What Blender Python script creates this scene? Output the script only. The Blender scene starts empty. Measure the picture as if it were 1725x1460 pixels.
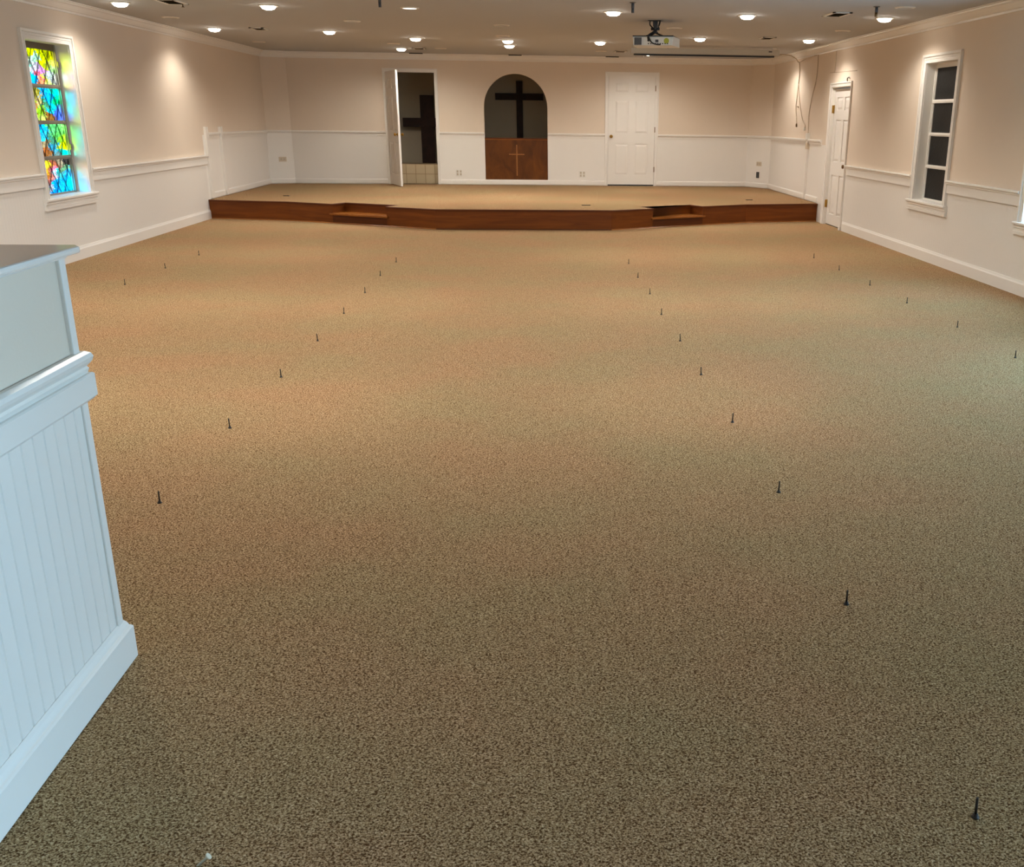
import bpy, bmesh, math, random
from mathutils import Vector, Matrix
random.seed(7)
C = bpy.context.scene.collection
SC = bpy.context.scene

# ------------------------------------------------------------------ camera
W_PX, H_PX = 1725.0, 1460.0
F_PX, CX, CY = 1698.6, 1034.13, 781.86
PITCH, YAW, ROLL = 0.329718, 0.0811199, 0.0130042
cp, sp, cyw, syw = math.cos(PITCH), math.sin(PITCH), math.cos(YAW), math.sin(YAW)
def _yaw(v): return Vector((cyw*v[0]+syw*v[1], -syw*v[0]+cyw*v[1], v[2]))
_f, _u, _r = _yaw((0, cp, -sp)), _yaw((0, sp, cp)), _yaw((1, 0, 0))
_r2 = math.cos(ROLL)*_r+math.sin(ROLL)*_u
_u2 = -math.sin(ROLL)*_r+math.cos(ROLL)*_u
cam = bpy.data.cameras.new('camera')
cam_ob = bpy.data.objects.new('camera', cam); C.objects.link(cam_ob)
m = Matrix.Identity(4)
for i in range(3):
    m[i][0], m[i][1], m[i][2] = _r2[i], _u2[i], -_f[i]
m[0][3], m[1][3], m[2][3] = 0, 0, 1.5
cam_ob.matrix_world = m
cam.sensor_fit = 'HORIZONTAL'; cam.sensor_width = 36
cam.lens = F_PX/W_PX*36
cam.shift_x = (W_PX/2-CX)/W_PX
cam.shift_y = (CY-H_PX/2)/W_PX
cam.clip_start = .05; cam.clip_end = 200
SC.camera = cam_ob

# ------------------------------------------------------------------ world, exposure
SC.view_settings.view_transform = 'Standard'
SC.view_settings.look = 'None'
SC.view_settings.exposure = 0.0
SC.view_settings.gamma = 1.0
SC.view_settings.use_curve_mapping = False
w = bpy.data.worlds.new('sky'); SC.world = w; w.use_nodes = True
bg = w.node_tree.nodes['Background']
bg.inputs[0].default_value = (.62, .8, 1, 1); bg.inputs[1].default_value = .35

# room measures (metres)
LX, RX, BY, FY = -4.87, 4.487, 20.19, -3.2
FOY = .9            # the hall opens to an added, unseen foyer on the right before this line
HZ = 2.595          # ceiling
PZ = 0.277          # stage floor
RAIL = 0.918        # top of the chair rail in the hall
RAIL2 = 1.232       # top of the chair rail on the stage
STAGE_Y = 16.13
LAMP = (1.0, .94, .85)
DAY = (.32, .69, 1.0)

# daylight entering through the windows of the right-hand wall and an added entrance out of view
def day_light(name, loc, rot, sx, sy, watts, col=DAY):
    l = bpy.data.lights.new(name, 'AREA'); l.shape = 'RECTANGLE'; l.size = sx; l.size_y = sy
    l.energy = watts; l.color = col
    o = bpy.data.objects.new(name, l); C.objects.link(o)
    o.location = loc; o.rotation_euler = rot
    return o
D90 = math.pi/2
for yy, dw in ((8.68, 40), (5.78, 100), (2.88, 18)):
    day_light('daylight_window', (RX+.06, yy, 1.42), (0, D90, 0), 1.4, .86, dw)
day_light('daylight_added_foyer', (9.9, -.55, 1.15), (0, D90, 0), 2.0, 2.2, 1080, (.41, .70, 1.0))  # added light in the unseen foyer, turns the half wall blue at low angle
sun = bpy.data.lights.new('daylight_sun', 'SUN'); sun.energy = 8.5; sun.angle = math.radians(17); sun.color = (1, .97, .92)
sun_ob = bpy.data.objects.new('daylight_sun', sun); C.objects.link(sun_ob)
sun_ob.rotation_euler = Vector((.30, 1.0, -.14)).to_track_quat('-Z', 'Y').to_euler()

# ------------------------------------------------------------------ materials
def new_mat(name):
    mt = bpy.data.materials.new(name); mt.use_nodes = True
    nt = mt.node_tree
    b = nt.nodes['Principled BSDF']
    return mt, nt, b
def N(nt, typ, **kw):
    n = nt.nodes.new(typ)
    for k, v in kw.items():
        if k in n.inputs: n.inputs[k].default_value = v
        else: setattr(n, k, v)
    return n
def lin(r, g, b):
    f = lambda c: (c/255/12.92) if c/255 <= .04045 else ((c/255+.055)/1.055)**2.4
    return (f(r), f(g), f(b), 1)
def paint(name, col, rough=.5, bump=.0, bscale=60., var=.04, spec=.5, metal=0.0):
    mt, nt, b = new_mat(name)
    tc = N(nt, 'ShaderNodeTexCoord')
    nz = N(nt, 'ShaderNodeTexNoise', Scale=3.0, Detail=4.0)
    nt.links.new(tc.outputs['Object'], nz.inputs['Vector'])
    mx = N(nt, 'ShaderNodeMix', data_type='RGBA')
    mx.inputs[6].default_value = tuple(c*(1-var) for c in col[:3])+(1,)
    mx.inputs[7].default_value = tuple(min(1, c*(1+var)) for c in col[:3])+(1,)
    nt.links.new(nz.outputs['Fac'], mx.inputs[0])
    nt.links.new(mx.outputs[2], b.inputs['Base Color'])
    b.inputs['Roughness'].default_value = rough
    b.inputs['Metallic'].default_value = metal
    b.inputs['Specular IOR Level'].default_value = spec
    if bump:
        n2 = N(nt, 'ShaderNodeTexNoise', Scale=bscale, Detail=3.0)
        nt.links.new(tc.outputs['Object'], n2.inputs['Vector'])
        bp = N(nt, 'ShaderNodeBump', Strength=bump, Distance=.004)
        nt.links.new(n2.outputs['Fac'], bp.inputs['Height'])
        nt.links.new(bp.outputs['Normal'], b.inputs['Normal'])
    return mt
def beadboard(name, col, axis):
    """painted tongue-and-groove board: narrow grooves every 57 mm along the wall"""
    mt, nt, b = new_mat(name)
    tc = N(nt, 'ShaderNodeTexCoord')
    sx = N(nt, 'ShaderNodeSeparateXYZ')
    nt.links.new(tc.outputs['Object'], sx.inputs[0])
    dv = N(nt, 'ShaderNodeMath', operation='DIVIDE'); dv.inputs[1].default_value = .0572
    nt.links.new(sx.outputs[axis], dv.inputs[0])
    fr = N(nt, 'ShaderNodeMath', operation='FRACT'); nt.links.new(dv.outputs[0], fr.inputs[0])
    pg = N(nt, 'ShaderNodeMath', operation='PINGPONG'); pg.inputs[1].default_value = .5
    nt.links.new(fr.outputs[0], pg.inputs[0])
    mr = N(nt, 'ShaderNodeMapRange'); mr.inputs[1].default_value = 0; mr.inputs[2].default_value = .06
    nt.links.new(pg.outputs[0], mr.inputs[0])
    bp = N(nt, 'ShaderNodeBump', Strength=.6, Distance=.004)
    nt.links.new(mr.outputs[0], bp.inputs['Height'])
    nt.links.new(bp.outputs['Normal'], b.inputs['Normal'])
    b.inputs['Base Color'].default_value = col
    b.inputs['Roughness'].default_value = .42
    return mt
def carpet(name, dark, mid, light):
    mt, nt, b = new_mat(name)
    tc = N(nt, 'ShaderNodeTexCoord')
    mp = N(nt, 'ShaderNodeMapping'); mp.inputs['Scale'].default_value = (1, 1.15, 1)
    nt.links.new(tc.outputs['Object'], mp.inputs[0])
    n1 = N(nt, 'ShaderNodeTexNoise', Scale=165.0, Detail=2.5, Roughness=.6, Distortion=.7)
    v1 = N(nt, 'ShaderNodeTexVoronoi', Scale=210.0)
    n3 = N(nt, 'ShaderNodeTexNoise', Scale=1.1, Detail=3.0)
    for n in (n1, v1, n3): nt.links.new(mp.outputs[0], n.inputs['Vector'])
    ad = N(nt, 'ShaderNodeMath', operation='MULTIPLY_ADD')
    nt.links.new(v1.outputs['Distance'], ad.inputs[0]); ad.inputs[1].default_value = -.28
    nt.links.new(n1.outputs['Fac'], ad.inputs[2])
    rp = N(nt, 'ShaderNodeValToRGB')
    e = rp.color_ramp.elements
    e[0].position = .22; e[0].color = dark
    e[1].position = .60; e[1].color = light
    k = e.new(.38); k.color = mid
    nt.links.new(ad.outputs[0], rp.inputs[0])
    hs = N(nt, 'ShaderNodeMix', data_type='RGBA', blend_type='MULTIPLY'); hs.inputs[0].default_value = 1
    nt.links.new(rp.outputs[0], hs.inputs[6])
    r2 = N(nt, 'ShaderNodeValToRGB')
    r2.color_ramp.elements[0].position = .35; r2.color_ramp.elements[0].color = (1.06, .96, .935, 1)
    r2.color_ramp.elements[1].position = .65; r2.color_ramp.elements[1].color = (.965, 1.005, .965, 1)
    nt.links.new(n3.outputs['Fac'], r2.inputs[0]); nt.links.new(r2.outputs[0], hs.inputs[7])
    nt.links.new(hs.outputs[2], b.inputs['Base Color'])
    b.inputs['Roughness'].default_value = 1; b.inputs['Specular IOR Level'].default_value = .05
    bp = N(nt, 'ShaderNodeBump', Strength=.9, Distance=.006)
    nt.links.new(ad.outputs[0], bp.inputs['Height']); nt.links.new(bp.outputs['Normal'], b.inputs['Normal'])
    return mt
def wood(name, c1, c2, scale=(1, 14, 14), rough=.32):
    mt, nt, b = new_mat(name)
    tc = N(nt, 'ShaderNodeTexCoord')
    mp = N(nt, 'ShaderNodeMapping'); mp.inputs['Scale'].default_value = scale
    nt.links.new(tc.outputs['Object'], mp.inputs[0])
    n1 = N(nt, 'ShaderNodeTexNoise', Scale=2.2, Detail=6.0, Roughness=.6, Distortion=.8)
    nt.links.new(mp.outputs[0], n1.inputs['Vector'])
    rp = N(nt, 'ShaderNodeValToRGB')
    rp.color_ramp.elements[0].position = .3; rp.color_ramp.elements[0].color = c1
    rp.color_ramp.elements[1].position = .72; rp.color_ramp.elements[1].color = c2
    nt.links.new(n1.outputs['Fac'], rp.inputs[0]); nt.links.new(rp.outputs[0], b.inputs['Base Color'])
    b.inputs['Roughness'].default_value = rough; b.inputs['Specular IOR Level'].default_value = .25
    return mt
def emit(name, col, s):
    mt, nt, b = new_mat(name)
    b.inputs['Base Color'].default_value = (.8, .8, .8, 1)
    b.inputs['Emission Color'].default_value = tuple(col[:3])+(1,)
    b.inputs['Emission Strength'].default_value = s
    return mt
def tiles(name):
    mt, nt, b = new_mat(name)
    tc = N(nt, 'ShaderNodeTexCoord')
    br = N(nt, 'ShaderNodeTexBrick', offset=0.0)
    br.inputs['Color1'].default_value = lin(182, 162, 130); br.inputs['Color2'].default_value = lin(172, 152, 120)
    br.inputs['Mortar'].default_value = lin(135, 112, 80)
    br.inputs['Scale'].default_value = 1; br.inputs['Mortar Size'].default_value = .005
    br.inputs['Brick Width'].default_value = .181; br.inputs['Row Height'].default_value = .181
    mp = N(nt, 'ShaderNodeMapping'); mp.inputs['Rotation'].default_value = (-D90, 0, 0)
    mp.inputs['Location'].default_value = (.03, 0, 0)
    nt.links.new(tc.outputs['Object'], mp.inputs[0]); nt.links.new(mp.outputs[0], br.inputs['Vector'])
    nt.links.new(br.outputs['Color'], b.inputs['Base Color']); b.inputs['Roughness'].default_value = .4
    return mt
def stained(name, strength):
    """coloured cathedral glass with diamond leading, lit by the day outside"""
    mt, nt, b = new_mat(name)
    at = N(nt, 'ShaderNodeAttribute', attribute_name='glass')
    tc = N(nt, 'ShaderNodeTexCoord'); sx = N(nt, 'ShaderNodeSeparateXYZ')
    nt.links.new(tc.outputs['Object'], sx.inputs[0])
    lead = None
    for sgn in (1, -1):
        a = N(nt, 'ShaderNodeMath', operation='MULTIPLY_ADD'); a.inputs[1].default_value = .62*sgn
        nt.links.new(sx.outputs[1], a.inputs[2]); nt.links.new(sx.outputs[2], a.inputs[0])
        d = N(nt, 'ShaderNodeMath', operation='DIVIDE'); d.inputs[1].default_value = .19
        nt.links.new(a.outputs[0], d.inputs[0])
        f = N(nt, 'ShaderNodeMath', operation='FRACT'); nt.links.new(d.outputs[0], f.inputs[0])
        p = N(nt, 'ShaderNodeMath', operation='PINGPONG'); p.inputs[1].default_value = .5
        nt.links.new(f.outputs[0], p.inputs[0])
        r = N(nt, 'ShaderNodeMapRange'); r.inputs[1].default_value = .03; r.inputs[2].default_value = .1
        r.inputs[3].default_value = .22; nt.links.new(p.outputs[0], r.inputs[0])
        if lead is None: lead = r
        else:
            mm = N(nt, 'ShaderNodeMath', operation='MULTIPLY')
            nt.links.new(lead.outputs[0], mm.inputs[0]); nt.links.new(r.outputs[0], mm.inputs[1]); lead = mm
    nz = N(nt, 'ShaderNodeTexNoise', Scale=24.0, Detail=3.0, Distortion=1.0)
    nt.links.new(tc.outputs['Object'], nz.inputs['Vector'])
    r3 = N(nt, 'ShaderNodeMapRange'); r3.inputs[1].default_value = .32; r3.inputs[2].default_value = .68
    r3.inputs[3].default_value = .45; r3.inputs[4].default_value = 1.35
    nt.links.new(nz.outputs['Fac'], r3.inputs[0])
    mm = N(nt, 'ShaderNodeMath', operation='MULTIPLY')
    nt.links.new(lead.outputs[0], mm.inputs[0]); nt.links.new(r3.outputs[0], mm.inputs[1])
    ms = N(nt, 'ShaderNodeMath', operation='MULTIPLY'); ms.inputs[1].default_value = strength
    nt.links.new(mm.outputs[0], ms.inputs[0])
    out = [n for n in nt.nodes if n.type == 'OUTPUT_MATERIAL'][0]
    em = N(nt, 'ShaderNodeEmission'); nt.links.new(at.outputs['Color'], em.inputs['Color']); nt.links.new(ms.outputs[0], em.inputs['Strength'])
    tm = N(nt, 'ShaderNodeMix', data_type='RGBA', blend_type='MULTIPLY'); tm.inputs[0].default_value = 1
    nt.links.new(at.outputs['Color'], tm.inputs[6]); nt.links.new(mm.outputs[0], tm.inputs[7])
    tr = N(nt, 'ShaderNodeBsdfTransparent'); nt.links.new(tm.outputs[2], tr.inputs['Color'])
    ad = N(nt, 'ShaderNodeAddShader'); nt.links.new(em.outputs[0], ad.inputs[0]); nt.links.new(tr.outputs[0], ad.inputs[1])
    gl = N(nt, 'ShaderNodeBsdfGlossy', Roughness=.12)
    mx = N(nt, 'ShaderNodeMixShader'); mx.inputs[0].default_value = .03
    nt.links.new(ad.outputs[0], mx.inputs[1]); nt.links.new(gl.outputs[0], mx.inputs[2])
    nt.links.new(mx.outputs[0], out.inputs['Surface'])
    return mt

M = {}
M['beige'] = paint('beige_wall_paint', lin(221, 204, 185), .75, .12, 90, .015)
M['white'] = paint('white_trim_paint', lin(232, 226, 218), .32, 0, 60, .01)
M['gloss'] = paint('glossy_white_enamel', lin(232, 226, 218), .1, 0, 60, .01, .9)
M['bead_y'] = beadboard('white_beadboard', lin(228, 222, 214), 1)
M['bead_x'] = beadboard('white_beadboard_across', lin(228, 222, 214), 0)
M['ceil'] = paint('ceiling_paint', lin(182, 181, 180), .85, .1, 70, .01)
M['carpet'] = carpet('tan_loop_carpet', lin(88, 60, 34), lin(171, 140, 102), lin(225, 198, 161))
M['wood'] = wood('stained_oak', lin(98, 48, 6), lin(126, 66, 13), (.6, .6, 9), .5)
M['wood_dk'] = wood('dark_stained_oak', lin(76, 34, 6), lin(100, 50, 10), (.6, .6, 9), .5)
M['wood_lt'] = wood('polished_oak_tread', lin(120, 70, 28), lin(158, 98, 44), (.6, .6, 9), .25)
M['panel'] = wood('oak_veneer', lin(74, 37, 4), lin(110, 60, 11), (2.2, 2.2, 1.1), .5)
M['inlay'] = wood('pale_oak', lin(142, 90, 42), lin(160, 106, 54), (4, 4, 4), .4)
M['cross'] = wood('near_black_timber', lin(34, 16, 8), lin(50, 26, 14), (3, 3, 3), .6)
M['brass'] = paint('brass', lin(178, 138, 66), .3, 0, 60, .05, .5, 1)
M['bronze'] = paint('tarnished_hinge', lin(120, 92, 58), .45, 0, 60, .05, .5, .8)
M['steel'] = paint('dull_steel', lin(110, 104, 96), .4, 0, 60, .05, .5, 1)
M['alu'] = paint('aluminium_frame', lin(150, 142, 130), .4, 0, 60, .05, .5, .5)
M['brownframe'] = paint('brown_frame', lin(92, 78, 62), .5)
M['bolt'] = paint('blackened_bolt', lin(50, 42, 36), .5, 0, 60, .2, .5, .3)
M['pale'] = paint('bare_bright_nail', lin(215, 200, 175), .4)
M['black'] = paint('black_plastic', lin(26, 26, 28), .45)
M['dark'] = paint('dark_recess', lin(34, 28, 22), .8)  # flat dark colour: shade in vents and under doors, also pocket lips
M['grey'] = paint('grey_plastic', lin(70, 70, 72), .5)
M['proj'] = paint('projector_white', lin(214, 212, 206), .4)
M['ivory'] = paint('ivory_plastic', lin(205, 188, 164), .4)
M['socket'] = paint('socket_slots', lin(186, 172, 152), .5)
M['whiteplas'] = paint('white_plastic', lin(224, 220, 212), .4)
M['screen'] = paint('screen_casing', lin(190, 184, 172), .45)
M['cord'] = paint('grey_cord', lin(188, 168, 142), .6)
M['wire'] = paint('tan_wire', lin(186, 166, 140), .6)
M['sticker'] = paint('yellow_green_sticker', lin(170, 170, 50), .5)
M['trimring'] = paint('lamp_trim', lin(225, 215, 200), .4)
M['baffle'] = paint('unlit_lamp_glass', lin(176, 164, 145), .35)
M['lens'] = emit('lit_lamp_glass', (1, .93, .82), 30)
M['lensdim'] = emit('dim_lamp_glass', (1, .95, .88), 1.6)
M['vent'] = paint('vent_metal', lin(224, 216, 202), .35, 0, 60, .03, .5, .0)
M['darkglass'] = paint('dark_textured_glass', lin(36, 35, 34), .35, .55, 55, .1, .07)
M['dayglass'] = emit('daylit_frosted_glass', (.5, .78, 1), 1.6)
M['stained'] = stained('stained_glass', 1.0)
M['tile'] = tiles('tan_ceramic_tile')
M['niche'] = paint('rear_room_paint', lin(180, 165, 140), .8)

# ------------------------------------------------------------------ mesh helpers
class MB:
    def __init__(s): s.bm = bmesh.new(); s.mats = []
    def mi(s, mt):
        if mt not in s.mats: s.mats.append(mt)
        return s.mats.index(mt)
    def face(s, pts, mt):
        f = s.bm.faces.new([s.bm.verts.new(p) for p in pts]); f.material_index = s.mi(mt); return f
    def hexa(s, a, b, mt):
        """a, b: two loops of 4 points each (bottom, top)"""
        va = [s.bm.verts.new(p) for p in a]; vb = [s.bm.verts.new(p) for p in b]
        i = s.mi(mt); n = len(va)
        for q in [list(reversed(va)), vb]+[[va[k], va[(k+1) % n], vb[(k+1) % n], vb[k]] for k in range(n)]:
            f = s.bm.faces.new(q); f.material_index = i
        return s
    def box(s, x0, x1, y0, y1, z0, z1, mt):
        x0, x1 = min(x0, x1), max(x0, x1); y0, y1 = min(y0, y1), max(y0, y1)
        return s.hexa([(x0, y0, z0), (x1, y0, z0), (x1, y1, z0), (x0, y1, z0)],
                      [(x0, y0, z1), (x1, y0, z1), (x1, y1, z1), (x0, y1, z1)], mt)
    def prism(s, poly, z0, z1, mt):
        return s.hexa([(x, y, z0) for x, y in poly], [(x, y, z1) for x, y in poly], mt)
    def lathe(s, prof, c, axis, mt, n=16, smooth=True):
        """prof: (radius, height) along axis from centre c"""
        ax = Vector(axis).normalized()
        t = Vector((1, 0, 0)) if abs(ax.x) < .9 else Vector((0, 1, 0))
        u = ax.cross(t).normalized(); v = ax.cross(u)
        rings = []
        for r, h in prof:
            rings.append([s.bm.verts.new(Vector(c)+ax*h+(u*math.cos(2*math.pi*k/n)+v*math.sin(2*math.pi*k/n))*max(r, 1e-4)) for k in range(n)])
        i = s.mi(mt)
        for a, b in zip(rings, rings[1:]):
            for k in range(n):
                f = s.bm.faces.new([a[k], a[(k+1) % n], b[(k+1) % n], b[k]]); f.material_index = i; f.smooth = smooth
        for rg in (list(reversed(rings[0])), rings[-1]):
            f = s.bm.faces.new(rg); f.material_index = i
        return s
    def tube(s, pts, r, mt, n=8):
        pts = [Vector(p) for p in pts]; rings = []
        for k, p in enumerate(pts):
            d = (pts[min(k+1, len(pts)-1)]-pts[max(k-1, 0)]).normalized()
            t = Vector((0, 0, 1)) if abs(d.z) < .9 else Vector((1, 0, 0))
            u = d.cross(t).normalized(); v = d.cross(u)
            rings.append([s.bm.verts.new(p+(u*math.cos(2*math.pi*j/n)+v*math.sin(2*math.pi*j/n))*r) for j in range(n)])
        i = s.mi(mt)
        for a, b in zip(rings, rings[1:]):
            for j in range(n):
                f = s.bm.faces.new([a[j], a[(j+1) % n], b[(j+1) % n], b[j]]); f.material_index = i; f.smooth = True
        for rg in (rings[0], rings[-1]):
            f = s.bm.faces.new(rg); f.material_index = i
        return s
    def sweep(s, prof, path, mt, closed=False):
        """prof: (inward offset, z) loop; path: plan points, the room on the right-hand side"""
        P = [Vector((x, y)) for x, y in path]; cols = []
        nP = len(P)
        for k in range(nP):
            def nrm(a, b):
                d = (b-a).normalized(); return Vector((d.y, -d.x))
            if closed: n1, n2 = nrm(P[k-1], P[k]), nrm(P[k], P[(k+1) % nP])
            else:
                n1 = nrm(P[k-1], P[k]) if k else nrm(P[0], P[1])
                n2 = nrm(P[k], P[k+1]) if k < nP-1 else n1
            mvec = (n1+n2)/(1+n1.dot(n2))
            cols.append([s.bm.verts.new((P[k].x+mvec.x*o, P[k].y+mvec.y*o, z)) for o, z in prof])
        i = s.mi(mt); n = len(prof)
        prs = list(zip(cols, cols[1:]))+([(cols[-1], cols[0])] if closed else [])
        for a, b in prs:
            for j in range(n):
                f = s.bm.faces.new([a[j], a[(j+1) % n], b[(j+1) % n], b[j]]); f.material_index = i
        if not closed:
            for cl in (cols[0], cols[-1]):
                f = s.bm.faces.new(cl); f.material_index = i
        return s
    def frame(s, prof, path, fn, mt):
        """mitred moulding round an opening: prof (outward offset, projection), path in the wall plane, fn(a, b, t) -> point"""
        P = [Vector(p) for p in path]; cols = []; nP = len(P)
        nrm = lambda a, b: Vector((-(b-a).normalized().y, (b-a).normalized().x))
        for k in range(nP):
            n1 = nrm(P[k-1], P[k]) if k else nrm(P[0], P[1])
            n2 = nrm(P[k], P[k+1]) if k < nP-1 else n1
            mv = (n1+n2)/(1+n1.dot(n2))
            cols.append([s.bm.verts.new(fn(P[k].x+mv.x*o, P[k].y+mv.y*o, t)) for o, t in prof])
        i = s.mi(mt); n = len(prof)
        for a, b in zip(cols, cols[1:]):
            for j in range(n):
                f = s.bm.faces.new([a[j], a[(j+1) % n], b[(j+1) % n], b[j]]); f.material_index = i
        for cl in (cols[0], cols[-1]):
            f = s.bm.faces.new(cl); f.material_index = i
        return s
    def raised(s, x0, x1, z0, z1, d0, d1, ins, mt, fr):
        """sloped raised panel in a local x-z plane, built through fr(x, depth, z)"""
        a = [fr(x0, d0, z0), fr(x1, d0, z0), fr(x1, d0, z1), fr(x0, d0, z1)]
        b = [fr(x0+ins, d1, z0+ins), fr(x1-ins, d1, z0+ins), fr(x1-ins, d1, z1-ins), fr(x0+ins, d1, z1-ins)]
        return s.hexa(a, b, mt)
    def build(s, name, parent=None, bevel=0):
        bmesh.ops.recalc_face_normals(s.bm, faces=s.bm.faces[:])
        me = bpy.data.meshes.new(name); s.bm.to_mesh(me); s.bm.free()
        for mt in s.mats: me.materials.append(mt)
        o = bpy.data.objects.new(name, me); C.objects.link(o)
        if parent: 
            o.parent = parent
            o.matrix_parent_inverse = Matrix.Identity(4)
        if bevel:
            b = o.modifiers.new('bevel', 'BEVEL'); b.width = bevel; b.segments = 2; b.limit_method = 'ANGLE'
        return o
def tag(o, label, cat, group=None):
    o['label'] = label; o['category'] = cat
    if group: o['group'] = group
    return o
def struct(o, label=None):
    o['kind'] = 'structure'
    if label: o['label'] = label
    return o
def empty(name, loc, rz=0):
    o = bpy.data.objects.new(name, None); C.objects.link(o)
    o.location = loc; o.rotation_euler = (0, 0, rz); o.empty_display_size = .1
    return o
def smooth_path(pts, n=6):
    pts = [Vector(p) for p in pts]; out = []
    for k in range(len(pts)-1):
        p0, p1, p2, p3 = pts[max(k-1, 0)], pts[k], pts[k+1], pts[min(k+2, len(pts)-1)]
        for j in range(n):
            t = j/n
            out.append(.5*((2*p1)+(p2-p0)*t+(2*p0-5*p1+4*p2-p3)*t*t+(3*p1-p0-3*p2+p3)*t**3))
    out.append(pts[-1]); return out
def copy_tree(o, parent=None):
    c = o.copy(); C.objects.link(c)
    if parent: c.parent = parent
    for ch in list(o.children): copy_tree(ch, c)
    return c

# ------------------------------------------------------------------ shell
fl = MB(); fl.box(LX-.2, RX+.2, FY-.2, BY+2.2, -.1, 0, M['carpet']); fl.box(RX+.2, 10.2, FY-.2, FOY+.2, -.1, 0, M['carpet']); struct(fl.build('floor'), 'tan loop-pile carpet over the whole hall')
ce = MB(); ce.box(LX-.2, RX+.2, FY-.2, BY+2.2, HZ, HZ+.1, M['ceil']); ce.box(RX+.2, 10.2, FY-.2, FOY+.2, HZ, HZ+.1, M['ceil']); struct(ce.build('ceiling'), 'flat off-white ceiling')

def side_wall(name, xa, xb, holes):
    """holes: (y0, y1, z0, z1); lower part beadboard, upper part beige; stage end is panelled higher"""
    mb = MB()
    ys = sorted(set([FY-.2 if xa < 0 else FOY, BY+.15, STAGE_Y]+[h[0] for h in holes]+[h[1] for h in holes]))
    for y0, y1 in zip(ys, ys[1:]):
        split = RAIL2-.03 if y0 >= STAGE_Y-1e-6 else RAIL-.03
        hs = [h for h in holes if h[0] <= y0+1e-6 and h[1] >= y1-1e-6]
        zs = sorted(set([0, split, HZ]+[z for h in hs for z in h[2:4]]))
        for z0, z1 in zip(zs, zs[1:]):
            if any(h[2] <= z0+1e-6 and h[3] >= z1-1e-6 for h in hs): continue
            low = M['bead_y'] if y0 < STAGE_Y-1e-6 else M['white']
            mb.box(xa, xb, y0, y1, z0, z1, low if z1 <= split+1e-6 else M['beige'])
    return struct(mb.build(name))
WZ0, WZ1 = .668, 2.155
LW = (10.91, 11.90); RW = (11.083, 11.995)
DAYW = [(8.20, 9.165), (5.30, 6.265), (2.40, 3.365)]
D3 = (14.83, 15.765, 0, 1.985)
side_wall('wall_left', LX-.2, LX, [(LW[0], LW[1], WZ0, WZ1+.012)])
side_wall('wall_right', RX, RX+.2, [(RW[0], RW[1], WZ0-.02, WZ1-.015)]+[(a, b, WZ0-.02, WZ1-.015) for a, b in DAYW]+[D3])

# angled corners of the stage
LC = [(LX, 19.95), (-4.468, BY)]; RCn = [(4.154, BY), (RX, 19.66)]
for nm, (a, b) in (('wall_left_corner', LC), ('wall_right_corner', RCn)):
    mb = MB()
    d = (Vector(b)-Vector(a)).normalized(); out = Vector((-d.y, d.x))*.1
    poly = [a, b, (b[0]+out.x, b[1]+out.y), (a[0]+out.x, a[1]+out.y)]
    mb.prism(poly, 0, RAIL2-.03, M['white']); mb.prism(poly, RAIL2-.03, HZ, M['beige'])
    struct(mb.build(nm))

# back wall with two doorways and the arched opening
D1 = (-2.685, -1.785); D2 = (1.437, 2.353); DZ = 2.285
AX0, AX1, AZB, AZS = -.893, .297, .374, 1.681
AR = (AX1-AX0)/2; ACX = (AX0+AX1)/2
BT = .14
mb = MB()
def bwall(x0, x1, z0, z1):
    s = RAIL2-.03
    if z0 < s: mb.box(x0, x1, BY, BY+BT, z0, min(z1, s), M['white'])
    if z1 > s: mb.box(x0, x1, BY, BY+BT, max(z0, s), z1, M['beige'])
for x0, x1 in ((LX, D1[0]), (D1[1], AX0), (AX1, D2[0]), (D2[1], RX)): bwall(x0, x1, 0, HZ)
for x0, x1 in (D1, D2): bwall(x0, x1, DZ, HZ); bwall(x0, x1, 0, PZ)
bwall(AX0, AX1, 0, AZB)
NS = 40
pts = [(ACX-AR*math.cos(math.pi*k/NS), AZS+AR*math.sin(math.pi*k/NS)) for k in range(NS+1)]
for (xa, za), (xb, zb) in zip(pts, pts[1:]):
    mb.hexa([(xa, BY, za), (xb, BY, zb), (xb, BY+BT, zb), (xa, BY+BT, za)],
            [(xa, BY, HZ), (xb, BY, HZ), (xb, BY+BT, HZ), (xa, BY+BT, HZ)], M['beige'])
struct(mb.build('wall_back'), 'beige back wall of the stage with white panelled lower part and arched opening')

# unlit room behind the stage wall
RB = 21.75
mb = MB(); mb.box(LX, RX, RB, RB+.1, 0, HZ, M['niche']); struct(mb.build('wall_rear'), 'dim wall of the room behind the arch')
mb = MB(); mb.box(LX-.2, LX, BY+.15, RB+.1, 0, HZ, M['niche']); struct(mb.build('wall_rear_left'))
mb = MB(); mb.box(RX, RX+.2, BY+.15, RB+.1, 0, HZ, M['niche']); struct(mb.build('wall_rear_right'))
mb = MB(); mb.box(D1[0]+.001, D1[1]-.001, BY-.001, BY+BT+.01, 0, PZ, M['carpet']); mb.box(LX, RX, BY+BT+.01, RB, 0, PZ, M['carpet']); struct(mb.build('floor_rear'))

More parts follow.
